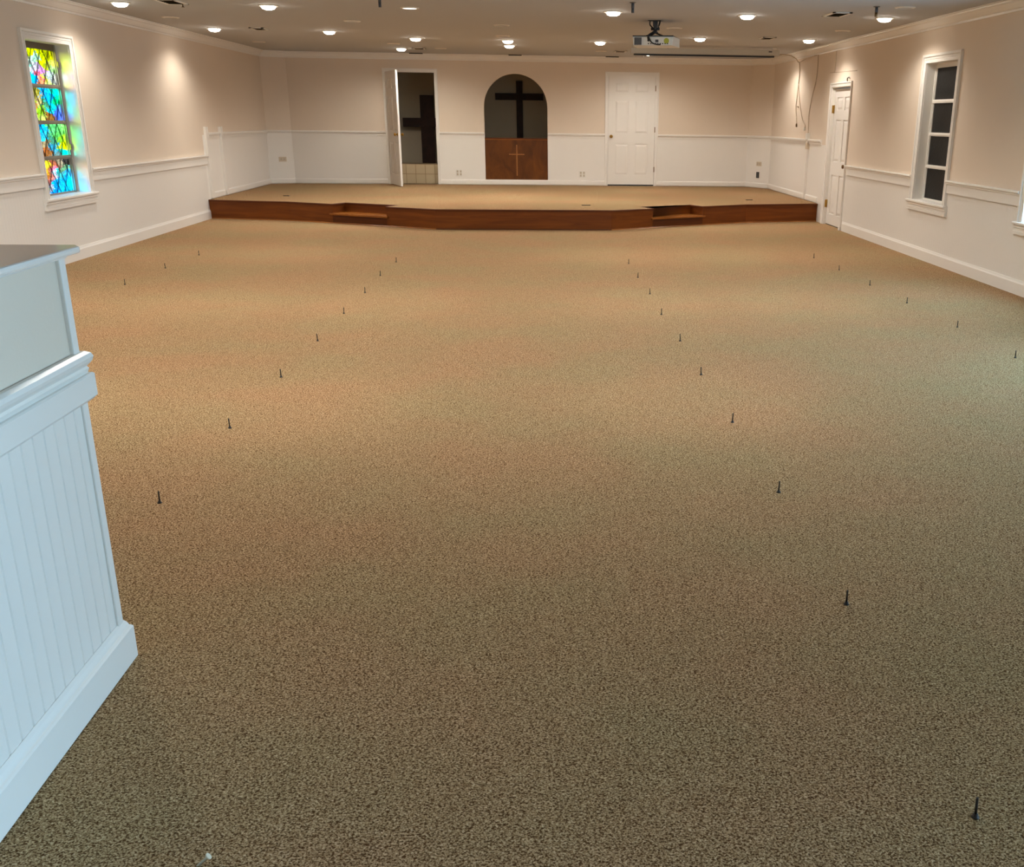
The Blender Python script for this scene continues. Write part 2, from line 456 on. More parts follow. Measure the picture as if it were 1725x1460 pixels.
# front wall; unseen foyer and glazed entrance added to let in low daylight
mb = MB(); mb.box(LX-.2, 10.2, FY-.2, FY, 0, HZ, M['beige']); struct(mb.build('wall_front'))
mb = MB(); mb.box(RX+.2, 10.2, FOY, FOY+.2, 0, HZ, M['beige']); struct(mb.build('wall_added_foyer'))
mb = MB(); mb.box(10.0, 10.2, FY, -1.7, 0, HZ, M['beige']); mb.box(10.0, 10.2, .6, FOY, 0, HZ, M['beige'])
mb.box(10.0, 10.2, -1.7, .6, 2.2, HZ, M['beige']); struct(mb.build('wall_added_foyer_right'))
mb = MB()
for y0, y1 in ((-1.7, -1.62), (-.62, -.48), (.52, .6)): mb.box(10.06, 10.12, y0, y1, 0, 2.2, M['white'])
for z0, z1 in ((0, .2), (2.1, 2.2)): mb.box(10.065, 10.115, -1.7, .6, z0, z1, M['white'])
d4 = struct(mb.build('door_added'))
g = MB(); g.box(10.085, 10.095, -1.62, .52, .2, 2.1, M['dayglass']); g.build('glass', d4)

# ------------------------------------------------------------------ trim: crown, chair rails, baseboards
PATH = [(LX, FY), (LX, 19.95), (-4.468, BY), (4.154, BY), (RX, 19.66), (RX, FOY)]
crown = [(0, 2.488), (.012, 2.488), (.014, 2.506), (.03, 2.514), (.045, 2.535), (.06, 2.560), (.078, 2.570), (.08, 2.582), (.10, 2.584), (.10, 2.5945), (0, 2.5945)]
struct(MB().sweep(crown, PATH, M['white']).build('trim_1'), 'white crown moulding round the ceiling')
rail_hall = [(0, .785), (.019, .785), (.019, .872), (.024, .874), (.03, .882), (.026, .890), (.04, .896), (.044, .906), (.04, RAIL), (0, RAIL)]
rail_stage = [(0, RAIL2-.078), (.012, RAIL2-.078), (.012, RAIL2-.052), (.016, RAIL2-.048), (.02, RAIL2-.036), (.034, RAIL2-.030), (.036, RAIL2-.006), (.03, RAIL2), (0, RAIL2)]
base_hall = [(0, 0), (.018, 0), (.018, .105), (.012, .118), (.008, .133), (0, .133)]
base_stage = [(0, PZ+.012), (.016, PZ+.012), (.016, PZ+.078), (.008, PZ+.094), (0, PZ+.094)]
CAS = .092
n = 1
def trim(prof, path, mt=None, nm=None):
    global n
    if nm is None: n += 1; nm = 'trim_%d' % n
    return struct(MB().sweep(prof, path, mt or M['white']).build(nm))
def LY(y): return (LX, y)
def RY(y): return (RX, y)
trim(rail_hall, [LY(FY), LY(LW[0]-CAS)]); trim(rail_hall, [LY(LW[1]+CAS), LY(16.21)])
trim(rail_hall, [RY(14.70), RY(RW[1]+CAS)]); trim(rail_hall, [RY(RW[0]-CAS), RY(DAYW[0][1]+CAS)])
prev = DAYW[0][0]
for a, b in DAYW[1:]+[(FOY, FOY)]:
    trim(rail_hall, [RY(prev-CAS), RY(b+(CAS if a > FOY else 0))]); prev = a
trim(rail_stage, [LY(16.335), LY(16.96)]); trim(rail_stage, [LY(17.06), LC[0], LC[1], (D1[0]-.052, BY)])
trim(rail_stage, [(D1[1]+.052, BY), (AX0, BY)]); trim(rail_stage, [(AX1, BY), (D2[0]-.05, BY)])
trim(rail_stage, [(D2[1]+.05, BY), RCn[0], RCn[1], RY(16.955)]); trim(rail_stage, [RY(16.875), RY(16.12)])
struct(MB().sweep(base_hall, [LY(FY), LY(16.08)], M['white']).build('baseboard_left'))
struct(MB().sweep(base_hall, [RY(14.70), RY(FOY)], M['white']).build('baseboard_right'))
struct(MB().sweep(base_stage, [LY(16.335), LY(16.955)], M['white']).build('baseboard_stage_left'))
struct(MB().sweep(base_stage, [LY(17.06), LC[0], LC[1], (D1[0]-.052, BY)], M['white']).build('baseboard_back_left'))
struct(MB().sweep(base_stage, [(D1[1]+.052, BY), (D2[0]-.05, BY)], M['white']).build('baseboard_back'))
struct(MB().sweep(base_stage, [(D2[1]+.05, BY), RCn[0], RCn[1], RY(16.955)], M['white']).build('baseboard_back_right'))
struct(MB().sweep(base_stage, [RY(16.875), RY(16.16)], M['white']).build('baseboard_stage_right'))
# upright boards where the panelling of the stage ends
struct(MB().box(LX, LX+.034, 16.212, 16.333, PZ+.012, 1.316, M['white']).build('trim_21'), 'white upright board ending the panelling on the left of the stage')
struct(MB().box(LX, LX+.042, 16.962, 17.055, PZ+.012, 1.316, M['white']).build('trim_22'), 'narrow white upright strip on the left of the stage')

# ------------------------------------------------------------------ windows
WCAS = [(0, 0), (0, .016), (.024, .018), (.028, .012), (.036, .012), (.040, .019), (.052, .019), (.056, .013), (.062, .013), (.066, .028), (.09, .028), (.09, 0)]
DCAS = [(0, 0), (0, .013), (.030, .015), (.036, .021), (.052, .021), (.052, 0)]
SCAS = [(0, 0), (0, .014), (.036, .016), (.044, .026), (.062, .026), (.062, 0)]
def sill_boxes(mb, xs, sgn, y0, y1, ztop, mt):
    prof = [(-.1, ztop-.024), (-.1, ztop), (.046, ztop), (.050, ztop-.004), (.050, ztop-.020), (.046, ztop-.024), (.03, ztop-.026), (.03, ztop-.052), (.02, ztop-.056), (.02, ztop-.080), (.028, ztop-.084), (.028, ztop-.112), (0, ztop-.112), (0, ztop-.026)]
    va, vb = [[mb.bm.verts.new((xs+sgn*o, y, z)) for o, z in prof] for y in (y0, y1)]
    i = mb.mi(mt); n_ = len(prof)
    for k in range(n_):
        f = mb.bm.faces.new([va[k], va[(k+1) % n_], vb[(k+1) % n_], vb[k]]); f.material_index = i
    for q in (va, vb):
        f = mb.bm.faces.new(q); f.material_index = i
CTRL = [ # control colours of the stained glass: pane, u (near to far), v (bottom to top), colour
 [(.05,.9,(.50,.80,0)),(.35,.92,(.62,.78,0)),(.65,.9,(.62,.80,0)),(.9,.85,(.30,.36,0)),(.08,.6,(.10,.75,.2)),(.22,.55,(.2,.7,.5)),(.4,.62,(.45,.62,.55)),(.55,.72,(.30,.65,.45)),(.75,.6,(.60,.78,0)),(.9,.55,(.32,.38,.05)),(.12,.38,(.10,.72,.55)),(.3,.25,(0,.75,1)),(.42,.1,(0,.42,.95)),(.15,.08,(.3,.85,.7)),(.5,.45,(.5,.5,.62)),(.62,.38,(.75,.3,.85)),(.6,.25,(.85,.14,.22)),(.58,.08,(.95,.28,.12)),(.72,.2,(.85,.8,.05)),(.74,.06,(.6,.85,.2)),(.85,.25,(.45,.6,.6)),(.94,.4,(.2,.45,.15)),(.94,.1,(.25,.3,.3))],
 [(.1,.9,(.60,.80,0)),(.2,.72,(.5,.75,0)),(.36,.85,(.3,.28,.03)),(.45,.6,(.42,.33,.12)),(.1,.5,(.65,.35,.02)),(.25,.35,(.7,.22,.01)),(.12,.2,(.25,.2,.02)),(.42,.25,(.32,.75,.02)),(.4,.08,(.45,.6,.1)),(.62,.9,(0,.42,1)),(.75,.65,(0,.5,1)),(.9,.85,(0,.65,.5)),(.92,.6,(0,.55,.2)),(.75,.4,(0,.6,.7)),(.92,.25,(.05,.15,.8)),(.9,.08,(.05,.12,.7)),(.7,.1,(.3,.13,.02)),(.58,.5,(.05,.3,.15))],
 [(.1,.9,(0,.5,1)),(.35,.85,(0,.48,1)),(.2,.6,(0,.45,1)),(.45,.62,(.02,.55,.9)),(.7,.9,(.12,.75,.2)),(.85,.7,(.1,.6,.1)),(.92,.5,(.2,.6,.02)),(.93,.3,(.5,.75,0)),(.6,.5,(.05,.3,.18)),(.45,.38,(.25,.2,.1)),(.4,.2,(.38,.11,.02)),(.42,.05,(.3,.12,.03)),(.2,.35,(.3,.42,.6)),(.12,.08,(.62,.82,0)),(.65,.25,(.02,.3,.5)),(.85,.12,(0,.65,.5)),(.7,.08,(.1,.2,.2))],
 [(.08,.9,(.12,.7,0)),(.12,.65,(.3,.75,.05)),(.35,.9,(.85,.75,.02)),(.38,.72,(.6,.3,.02)),(.3,.5,(.35,.12,.02)),(.55,.85,(.35,.1,.05)),(.55,.68,(.7,.15,.28)),(.45,.45,(.5,.15,.12)),(.75,.9,(.3,.25,.16)),(.92,.85,(.03,.03,.03)),(.85,.72,(.1,.3,.15)),(.1,.4,(.3,.75,.2)),(.1,.15,(0,.75,.5)),(.22,.06,(.3,.7,.15)),(.35,.2,(.35,.4,.55)),(.55,.5,(.4,.55,.7)),(.68,.58,(.05,.65,.7)),(.6,.35,(0,.40,1)),(.8,.4,(0,.46,1)),(.7,.12,(0,.5,1)),(.9,.15,(0,.52,1)),(.5,.08,(0,.28,.95)),(.92,.55,(.02,.35,.8))]]
def glass_pane(x, y0, y1, z0, z1, ctrl, mt, name, parent):
    nu, nv = 48, 34
    me = bpy.data.meshes.new(name)
    vs, fs, cols = [], [], []
    for j in range(nv+1):
        for i in range(nu+1):
            vs.append((x, y0+(y1-y0)*i/nu, z0+(z1-z0)*j/nv))
    for j in range(nv):
        for i in range(nu):
            a = j*(nu+1)+i; fs.append((a, a+1, a+nu+2, a+nu+1))
            u, v = (i+.5)/nu, (j+.5)/nv
            u2 = u+random.uniform(-.05, .05)+.05*math.sin(17*v+5*u); v2 = v+random.uniform(-.05, .05)+.05*math.sin(15*u+3)
            best = min(ctrl, key=lambda c: (c[0]-u2)**2+((c[1]-v2)*.8)**2)[2]
            kk = random.uniform(.75, 1.2)
            cols.append(tuple(c*kk for c in best))
    nb = len(vs)
    # back face so that the pane is a thin slab
    vs += [(x-.006, y0, z0), (x-.006, y1, z0), (x-.006, y1, z1), (x-.006, y0, z1)]
    fs.append((nb, nb+3, nb+2, nb+1)); cols.append((1, 1, 1))
    me.from_pydata(vs, [], fs)
    ca = me.color_attributes.new('glass', 'FLOAT_COLOR', 'CORNER')
    for p, c in zip(me.polygons, cols):
        for li in p.loop_indices: ca.data[li].color = (c[0], c[1], c[2], 1)
    me.materials.append(mt)
    o = bpy.data.objects.new(name, me); C.objects.link(o); o.parent = parent
    return o
def window(name, side, y0, y1, z0, z1, kind, label):
    xs = LX if side < 0 else RX
    sg = 1 if side < 0 else -1          # towards the room
    dep = .13 if side < 0 else .105
    root = empty(name, (0, 0, 0)); struct(root, label)
    mb = MB(); mb.frame(WCAS, [(y0, z0), (y0, z1), (y1, z1), (y1, z0)], lambda a, b, t: (xs+sg*t, a, b), M['white']); mb.build('casing', root)
    mb = MB(); sill_boxes(mb, xs, sg, y0-.13, y1+.13, z0, M['white']); mb.build('sill', root)
    xd = xs-sg*dep
    mb = MB(); t = .004
    mb.box(xs, xs-sg*.19, y0, y0+t, z0, z1, M['white']); mb.box(xs, xs-sg*.19, y1-t, y1, z0, z1, M['white'])
    mb.box(xs, xs-sg*.19, y0, y1, z1-t, z1, M['white']); mb.box(xs, xs-sg*.19, y0, y1, z0, z0+t, M['white'])
    mb.build('jamb', root)
    fm = M['alu'] if kind != 'dark' else M['white']
    ztop = z1-.065 if kind == 'stained' else z1-.05
    zb = z0+.022
    mb = MB()
    fw = .07 if kind == 'stained' else .045
    mb.box(xd, xd-sg*.03, y0+t, y0+fw, z0+t, z1-t, fm); mb.box(xd, xd-sg*.03, y1-fw, y1-t, z0+t, z1-t, fm)
    mb.box(xd+sg*.012, xd, y1-fw+.012, y1-fw+.024, z0+t, z1-t, fm)
    mb.box(xd+sg*.012, xd, y0+fw-.024, y0+fw-.012, z0+t, z1-t, fm)
    mb.box(xd, xd-sg*.03, y0+fw, y1-fw, z0+t, zb, fm)
    mb.box(xd+sg*.006, xd-sg*.03, y0+fw, y1-fw, ztop, z1-t, M['brownframe'] if kind == 'stained' else M['white'])
    mb.build('frame', root)
    step = (ztop-zb)/4
    for k in range(4):
        a = zb+k*step+(.019 if k else 0); b = zb+(k+1)*step-(.019 if k < 3 else 0)
        if kind == 'stained':
            glass_pane(xd-sg*.015, y0+fw, y1-fw, a, b, CTRL[3-k], M['stained'], 'stained_glass_pane', root)
        else:
            g = MB(); g.box(xd-sg*.012, xd-sg*.02, y0+fw, y1-fw, a, b, M['darkglass'] if kind == 'dark' else M['dayglass'])
            g.build('glass_pane', root)
        if k:
            zc = zb+k*step
            r = MB(); r.box(xd+sg*.008, xd-sg*.03, y0+fw-.01, y1-fw+.01, zc-.019, zc+.019, fm)
            r.box(xd+sg*.014, xd+sg*.008, y0+fw, y1-fw, zc-.006, zc+.004, fm); r.build('sash_rail', root)
    if kind == 'stained':
        for zc in (zb+3*step+.22, zb+step+.1):
            g = MB(); g.box(xd+sg*.025, xd, y1-.05, y1-.03, zc-.03, zc+.03, M['steel']); g.build('latch', root)
    return root
window('window_1', -1, LW[0], LW[1], WZ0, WZ1+.012, 'stained', 'tall stained glass window glowing in the left wall')
window('window_2', 1, RW[0], RW[1], WZ0-.02, WZ1-.015, 'dark', 'tall window with four dark panes in the right wall')
for k, (a, b) in enumerate(DAYW):
    window('window_%d' % (3+k), 1, a, b, WZ0-.02, WZ1-.015, 'day', 'daylit window at the right edge of the hall' if k == 0 else None)

# ------------------------------------------------------------------ doors
def six_panel(mb, wd, ht, th, mt, faces=(1, -1)):
    """leaf in local x (0..wd), y centre 0, z 0..ht"""
    core = th/2-.013
    mb.box(0, wd, -core, core, 0, ht, mt)
    cols = [(.125*wd/.897, .392*wd/.897), (.505*wd/.897, .772*wd/.897)]
    rows = [(ht-.300, ht-.118), (ht-1.030, ht-.432), (ht-1.795, ht-1.220)]
    xs = [0, cols[0][0], cols[0][1], cols[1][0], cols[1][1], wd]
    for s in faces:
        y0, y1 = core*s, th/2*s
        for xa, xb in ((xs[0], xs[1]), (xs[2], xs[3]), (xs[4], xs[5])): mb.box(xa, xb, y0, y1, 0, ht, mt)
        zz = [0, rows[2][0], rows[2][1], rows[1][0], rows[1][1], rows[0][0], rows[0][1], ht]
        for za, zb in ((zz[0], zz[1]), (zz[2], zz[3]), (zz[4], zz[5]), (zz[6], zz[7])):
            for xa, xb in cols: mb.box(xa, xb, y0, y1, za, zb, mt)
        for xa, xb in cols:
            for za, zb in rows:
                mb.raised(xa+.012, xb-.012, za+.012, zb-.012, y0, y1-.003*s, .030, mt, lambda x, d, z: (x, d, z))
def knob(mb, c, d, mt):
    mb.lathe([(.031, 0), (.031, .006), (.012, .01), (.011, .03), (.02, .036), (.027, .046), (.028, .056), (.022, .066), (.006, .07)], c, d, mt, 14)
def door_casing(root, x0, x1, z1, name='casing'):
    mb = MB()
    mb.frame(DCAS, [(x0, PZ), (x0, z1), (x1, z1), (x1, PZ)], lambda a, b, t: (a, BY-t, b), M['white'])
    mb.build(name, root)
    mb = MB()
    mb.box(x0, x0+.012, BY, BY+BT, PZ, z1, M['white']); mb.box(x1-.012, x1, BY, BY+BT, PZ, z1, M['white'])
    mb.box(x0, x1, BY, BY+BT, z1-.012, z1, M['white'])
    mb.build('jamb', root)
# open door on the left of the stage
r1 = struct(empty('door_1', (0, 0, 0)), 'open white door at the left of the stage showing a dark cross')
door_casing(r1, D1[0], D1[1], DZ)
mb = MB(); six_panel(mb, .872, 1.985, .036, M['white'])
leaf = mb.build('leaf', r1)
leaf.location = (D1[0]+.014, BY-.022, PZ+.012); leaf.rotation_euler = (0, 0, -math.radians(70.5))
kb = MB()
for s in (1, -1): knob(kb, (.812, .018*s, .90), (0, s, 0), M['brass'])
kb.build('knob', leaf)
for hz in (2.04, 1.30, .58):
    h = MB(); h.box(D1[0]+.004, D1[0]+.016, BY-.028, BY-.006, hz-.05, hz+.05, M['bronze'])
    h.lathe([(.007, -.055), (.007, .055)], (D1[0]+.006, BY-.03, hz), (0, 0, 1), M['bronze'], 8); h.build('hinge', r1)
sp_ = MB(); sp_.box(D1[1]-.016, D1[1]-.011, BY+.02, BY+.06, 1.14, 1.22, M['brass']); sp_.build('strike_plate', r1)
# closed door on the right of the stage
r2 = struct(empty('door_2', (0, 0, 0)), 'closed white six-panel door in the back wall of the stage')
door_casing(r2, D2[0], D2[1], DZ)
mb = MB(); six_panel(mb, .886, 1.972, .036, M['white'])
leaf = mb.build('leaf', r2); leaf.location = (D2[0]+.015, BY+.024, PZ+.024)
kb = MB(); knob(kb, (.055, -.018, .885), (0, -1, 0), M['brass']); kb.build('knob', leaf)
for hz in (2.055, 1.315, .585):
    h = MB(); h.box(D2[1]-.018, D2[1]-.004, BY-.006, BY+.008, hz-.05, hz+.05, M['bronze']); h.build('hinge', r2)
mb = MB(); mb.box(D2[0], D2[1], BY+.03, BY+BT, PZ, PZ+.022, M['black']); mb.build('under_door_shade', r2)  # black strip: shade of the gap under the leaf, put into colour
# door in the right wall beside the stage
r3 = struct(empty('door_3', (0, 0, 0)), 'white six-panel door in the right wall beside the stage')
mb = MB()
mb.frame(SCAS, [(D3[0], 0), (D3[0], D3[3]), (D3[1], D3[3]), (D3[1], 0)], lambda a, b, t: (RX-t, a, b), M['white'])
mb.box(RX-.012, RX, 15.827, 16.12, PZ, RAIL2-.07, M['white'])
mb.box(RX-.034, RX-.02, D3[0]-.075, D3[0]-.02, .001, .055, M['white'])
mb.build('casing', r3)
mb = MB()
mb.box(RX, RX+.19, D3[0], D3[0]+.012, 0, D3[3], M['white']); mb.box(RX, RX+.19, D3[1]-.012, D3[1], 0, D3[3], M['white'])
mb.box(RX, RX+.19, D3[0], D3[1], D3[3]-.012, D3[3], M['white']); mb.build('jamb', r3)
mb = MB(); six_panel(mb, .905, 1.95, .036, M['white'])
leaf = mb.build('leaf', r3); leaf.location = (RX+.065, D3[0]+.015, .012); leaf.rotation_euler = (0, 0, D90)
kb = MB(); knob(kb, (.07, .018, .875), (0, 1, 0), M['bronze']); kb.build('knob', leaf)
for hz in (1.68, .31):
    h = MB(); h.box(RX+.01, RX+.05, D3[1]-.018, D3[1]-.011, hz-.055, hz+.055, M['brass'])
    h.lathe([(.008, -.058), (.008, .058)], (RX+.04, D3[1]-.022, hz), (0, 0, 1), M['brass'], 8); h.build('hinge', r3)
mb = MB(); mb.box(RX+.05, RX+.19, D3[0], D3[1], -.001, .01, M['dark']); mb.build('under_door_shade', r3)  # dark strip painting the shade beneath the leaf

# ------------------------------------------------------------------ stage platform
st = tag(empty('stage_platform', (0, 16, 0)), 'low carpeted stage with dark wood front across the end of the hall', 'stage')
st_inv = Matrix.Translation((0, -16, 0))
def stpart(mb, name, **k):
    o = mb.build(name, st, **k); o.data.transform(st_inv); return o
PA, PB = (-4.868, 16.1), (-3.62, 15.93)
front = [(-4.864, 16.08), (-3.62, 15.80), (-1.36, 14.64), (1.11, 14.64), (3.29, 15.86), (4.484, 16.12)]
def along(a, b, t): return (a[0]+(b[0]-a[0])*t, a[1]+(b[1]-a[1])*t)
def inward(a, b, d):
    v = (Vector(b)-Vector(a)).normalized(); nn = Vector((-v.y, v.x)); return (nn.x*d, nn.y*d)
def notch(a, b, xa, xb, depth):
    ta, tb = (xa-a[0])/(b[0]-a[0]), (xb-a[0])/(b[0]-a[0])
    p, q = along(a, b, ta), along(a, b, tb); iv = inward(a, b, depth)
    return p, q, (q[0]+iv[0], q[1]+iv[1]), (p[0]+iv[0], p[1]+iv[1])
nl = notch(front[1], front[2], -2.93, -2.09, .31)
nr = notch(front[3], front[4], 1.74, 2.55, .31)
line = [front[0], front[1], nl[0], nl[3], nl[2], nl[1], front[2], front[3], nr[0], nr[3], nr[2], nr[1], front[4], front[5]]
def inset(path, d):
    out = []
    P = [Vector(p) for p in path]
    for k in range(len(P)):
        f_ = lambda a, b: Vector((-(b-a).normalized().y, (b-a).normalized().x))
        n1 = f_(P[k-1], P[k]) if k else f_(P[0], P[1])
        n2 = f_(P[k], P[k+1]) if k < len(P)-1 else n1
        m_ = (n1+n2)/(1+n1.dot(n2)); out.append((P[k].x+m_.x*d, P[k].y+m_.y*d))
    return out
def poly_slab(mb, poly, z0, z1, mt):
    i = mb.mi(mt); n_ = len(poly)
    va = [mb.bm.verts.new((x, y, z0)) for x, y in poly]; vb = [mb.bm.verts.new((x, y, z1)) for x, y in poly]
    for q in (list(reversed(va)), vb):
        f = mb.bm.faces.new(q); f.material_index = i
    for k in range(n_):
        f = mb.bm.faces.new([va[k], va[(k+1) % n_], vb[(k+1) % n_], vb[k]]); f.material_index = i
    bmesh.ops.triangulate(mb.bm, faces=[f for f in mb.bm.faces if len(f.verts) > 4])
top = inset(line, .012)
mb = MB()
back = [(RX-.003, 19.655), (4.152, BY-.002), (-4.466, BY-.002), (LX+.003, 19.945)]
poly_slab(mb, top+back, PZ-.03, PZ, M['carpet']); stpart(mb, 'carpet_top')
mb = MB(); mb.sweep([(0, .012), (.0, PZ-.022), (-.02, PZ-.022), (-.02, .012)], line, M['wood']); stpart(mb, 'front_fascia')
mb = MB(); mb.sweep([(.012, PZ-.024), (.012, PZ-.006), (.006, PZ+.001), (-.012, PZ+.001), (-.012, PZ-.024)], line, M['wood_dk']); stpart(mb, 'edge_nosing')
fl_ = [front[0], front[1], nl[0]]
for seg in ([front[0], front[1], nl[0], nl[1], front[2]], [front[2], front[3]], [front[3], nr[0], nr[1], front[4], front[5]]):
    mb = MB(); mb.sweep([(.012, 0), (.012, .006), (.006, .014), (-.004, .014), (-.004, 0)], seg, M['wood_lt' if seg[0] != front[2] else 'wood_dk']); stpart(mb, 'base_strip')
for nt_, a, b in ((nl, front[1], front[2]), (nr, front[3], front[4])):
    p, q, q2, p2 = nt_
    mb = MB(); mb.sweep([(0, .012), (0, .117), (-.016, .117), (-.016, .012)], [p, q], M['wood_dk']); stpart(mb, 'step_riser')
    iv = inward(a, b, -.035); d = (Vector(b)-Vector(a)).normalized()*.03
    poly = [(p[0]+iv[0]-d.x, p[1]+iv[1]-d.y), (q[0]+iv[0]+d.x, q[1]+iv[1]+d.y), (q[0]+d.x, q[1]+d.y), (q[0], q[1]), (q2[0], q2[1]), (p2[0], p2[1]), (p[0], p[1]), (p[0]-d.x, p[1]-d.y)]
    mb = MB(); poly_slab(mb, poly, .118, .145, M['wood_lt']); stpart(mb, 'step_tread', bevel=.006)

# floor boxes let into the stage carpet
for x0, x1, y, lab in ((-3.956, -3.866, 16.97, 'small dark floor pocket in the stage carpet near the left wall'),
                       (.725, .856, 15.50, 'small dark floor pocket in the stage carpet below the closed door'),
                       (3.467, 3.572, 16.78, 'small dark floor pocket in the stage carpet near the right wall')):
    t = tag(empty('floor_pocket', ((x0+x1)/2, y, PZ)), lab, 'floor outlet', 'floor pockets in the stage carpet')
    hw = (x1-x0)/2
    mb = MB(); mb.box(-hw, hw, -.05, .05, 0, .004, M['bronze']); mb.build('cover_plate', t)
    mb = MB(); mb.box(-hw, hw, -.062, -.05, 0, .009, M['dark']); mb.build('hinged_lip', t)

# ------------------------------------------------------------------ arch panel, crosses, tiled step
pn = tag(empty('arch_screen', (ACX, BY, AZB)), 'brown wooden panel with a thin cross filling the base of the arch', 'panel')
pi_ = Matrix.Translation((-ACX, -BY, -AZB))
def pnpart(mb, nm, p=pn, **k):
    o = mb.build(nm, p, **k); o.data.transform(pi_); return o
mb = MB(); mb.box(AX0+.002, AX1-.002, BY+.02, BY+.05, AZB+.001, 1.10, M['panel']); pnpart(mb, 'board')
mb = MB(); mb.box(AX0+.002, AX1-.002, BY+.004, BY+.07, 1.118, 1.138, M['wood_dk']); mb.box(AX0+.002, AX1-.002, BY+.011, BY+.06, 1.100, 1.118, M['wood_lt']); pnpart(mb, 'cap_rail')  # lighter lower strip is a highlight line put into the wood colour
mb = MB(); mb.box(-.304, -.282, BY+.012, BY+.02, .448, 1.013, M['inlay']); mb.box(-.441, -.148, BY+.0125, BY+.02, .83, .85, M['inlay']); pnpart(mb, 'raised_cross')
def cross(name, label, X, Y, z0, z1, wv, xa, xb, za, zb, dp):
    t = tag(empty(name, (X, Y, z0)), label, 'cross')
    mb = MB(); mb.box(-wv/2, wv/2, 0, dp, 0, z1-z0, M['cross']); mb.build('upright', t, bevel=.004)
    mb = MB(); mb.box(xa-X, xb-X, -.004, dp-.004, za-z0, zb-z0, M['cross']); mb.build('crossbar', t, bevel=.004)
    return t
cross('wooden_cross', 'dark wooden cross hanging on the rear wall inside the arch', -.242, RB-.078, .9, 2.195, .128, -.727, .237, 1.838, 1.965, .07)
cross('wooden_cross', 'thick dark cross standing in the room behind the open door', -2.087, 21.55, PZ, 1.905, .262, -2.572, -1.60, 1.305, 1.475, .09)
ts = MB(); ts.box(-.55, .55, 0, .5, 0, .362, M['tile'])
t_ = tag(ts.build('tiled_step'), 'tan ceramic tiled step behind the open door', 'step'); t_.location = (-2.2, BY+BT+.02, PZ)

# ------------------------------------------------------------------ outlets
def outlet(label, c, nrm, wd, ht, gang, plate='whiteplas', slots='socket'):
    t = tag(empty('wall_outlet', c, math.atan2(nrm[0], -nrm[1])), label, 'outlet')
    mb = MB(); mb.box(-wd/2, wd/2, -.007, .001, -ht/2, ht/2, M[plate]); pl_ = mb.build('cover_plate', t, bevel=.002)
    for gx, gz in gang:
        mb = MB(); mb.box(gx-.016, gx+.016, -.0095, -.006, gz-.02, gz+.02, M[slots]); mb.build('receptacle', pl_)
    return t
g4 = [(-.03, .026), (-.03, -.026), (.03, .026), (.03, -.026)]
outlet('white double outlet low on the back wall beside the open door', (-1.395, BY, .493), (0, -1), .122, .128, g4)
outlet('white double outlet low on the back wall between arch and closed door', (.958, BY, .486), (0, -1), .13, .125, g4)
dl = (Vector(LC[1])-Vector(LC[0])).normalized(); nl_ = (dl.y, -dl.x)
dr = (Vector(RCn[1])-Vector(RCn[0])).normalized(); nr_ = (dr.y, -dr.x)
pl = along(LC[0], LC[1], .55); pr = along(RCn[0], RCn[1], .55); pr2 = along(RCn[0], RCn[1], .52)
g2h = [(-.028, 0), (.028, 0)]
outlet('ivory horizontal outlet on the angled left corner of the stage', (pl[0], pl[1], .715), nl_, .14, .085, g2h, 'ivory')
outlet('ivory horizontal outlet above the black one in the right stage corner', (pr[0], pr[1], .72), nr_, .13, .078, g2h, 'ivory')
outlet('black outlet low in the angled right corner of the stage', (pr2[0], pr2[1], .515), nr_, .075, .112, [(0, .024), (0, -.024)], 'black', 'grey')

# ------------------------------------------------------------------ raceway and cords on the right stage wall
rc = tag(empty('cable_raceway', (RX, 16.915, PZ)), 'white vertical cable channel on the right wall of the stage', 'cable channel')
mb = MB(); mb.box(-.034, 0, -.035, .035, .012, .93, M['white']); mb.build('channel', rc)
mb = MB(); mb.box(-.05, 0, -.045, .045, .945, 1.045, M['whiteplas']); mb.build('plug_box', rc, bevel=.004)
mb = MB(); mb.box(-.042, 0, -.05, .05, .80, .90, M['ivory']); mb.build('outlet_box', rc, bevel=.004)
XW = RX-.012
cd = tag(empty('draped_cable', (RX, 17.79, 2.45)), 'thin cord draped along the crown with two knotted tails on the right wall', 'cord')
ci = Matrix.Translation((-RX, -17.79, -2.45))
def cdpart(nm, pts, r, p=cd):
    mb = MB(); mb.tube(smooth_path(pts), r, M['cord'], 6); o = mb.build(nm, p); o.data.transform(ci); return o
cdpart('draped_cord', [(3.935, 16.96, 2.50), (4.12, 17.1, 2.50), (4.33, 17.5, 2.47), (XW-.02, 17.79, 2.435), (XW-.03, 17.3, 2.46), (XW-.02, 16.68, 2.485)], .007)
cdpart('twisted_drop', [(XW-.01, 17.79, 2.435), (XW, 17.785, 2.3), (XW, 17.79, 2.17), (XW, 17.80, 2.1)], .009)
cdpart('tail', [(XW, 17.80, 2.1), (XW, 17.84, 1.9), (XW, 17.87, 1.72), (XW, 17.80, 1.56), (XW, 17.76, 1.46)], .006)
cdpart('tail', [(XW, 17.80, 2.1), (XW, 17.70, 1.9), (XW, 17.60, 1.74), (XW, 17.36, 1.52), (XW, 17.20, 1.45), (XW, 17.18, 1.40)], .006)
mb = MB(); mb.lathe([(.004, -.05), (.014, -.03), (.014, .03), (.004, .05)], (XW, 17.74, 1.735), (0, 1, .1), M['cord'], 8); o = mb.build('knot', cd); o.data.transform(ci)
mb = MB(); mb.lathe([(.004, -.03), (.012, -.02), (.012, .02), (.004, .03)], (XW, 17.76, 1.44), (0, 0, 1), M['bronze'], 8); o = mb.build('cord_end', cd); o.data.transform(ci)
mb = MB(); mb.lathe([(.004, -.03), (.018, -.02), (.018, .02), (.004, .03)], (XW-.006, 17.19, 1.385), (0, .3, 1), M['whiteplas'], 8); o = mb.build('cord_end', cd); o.data.transform(ci)
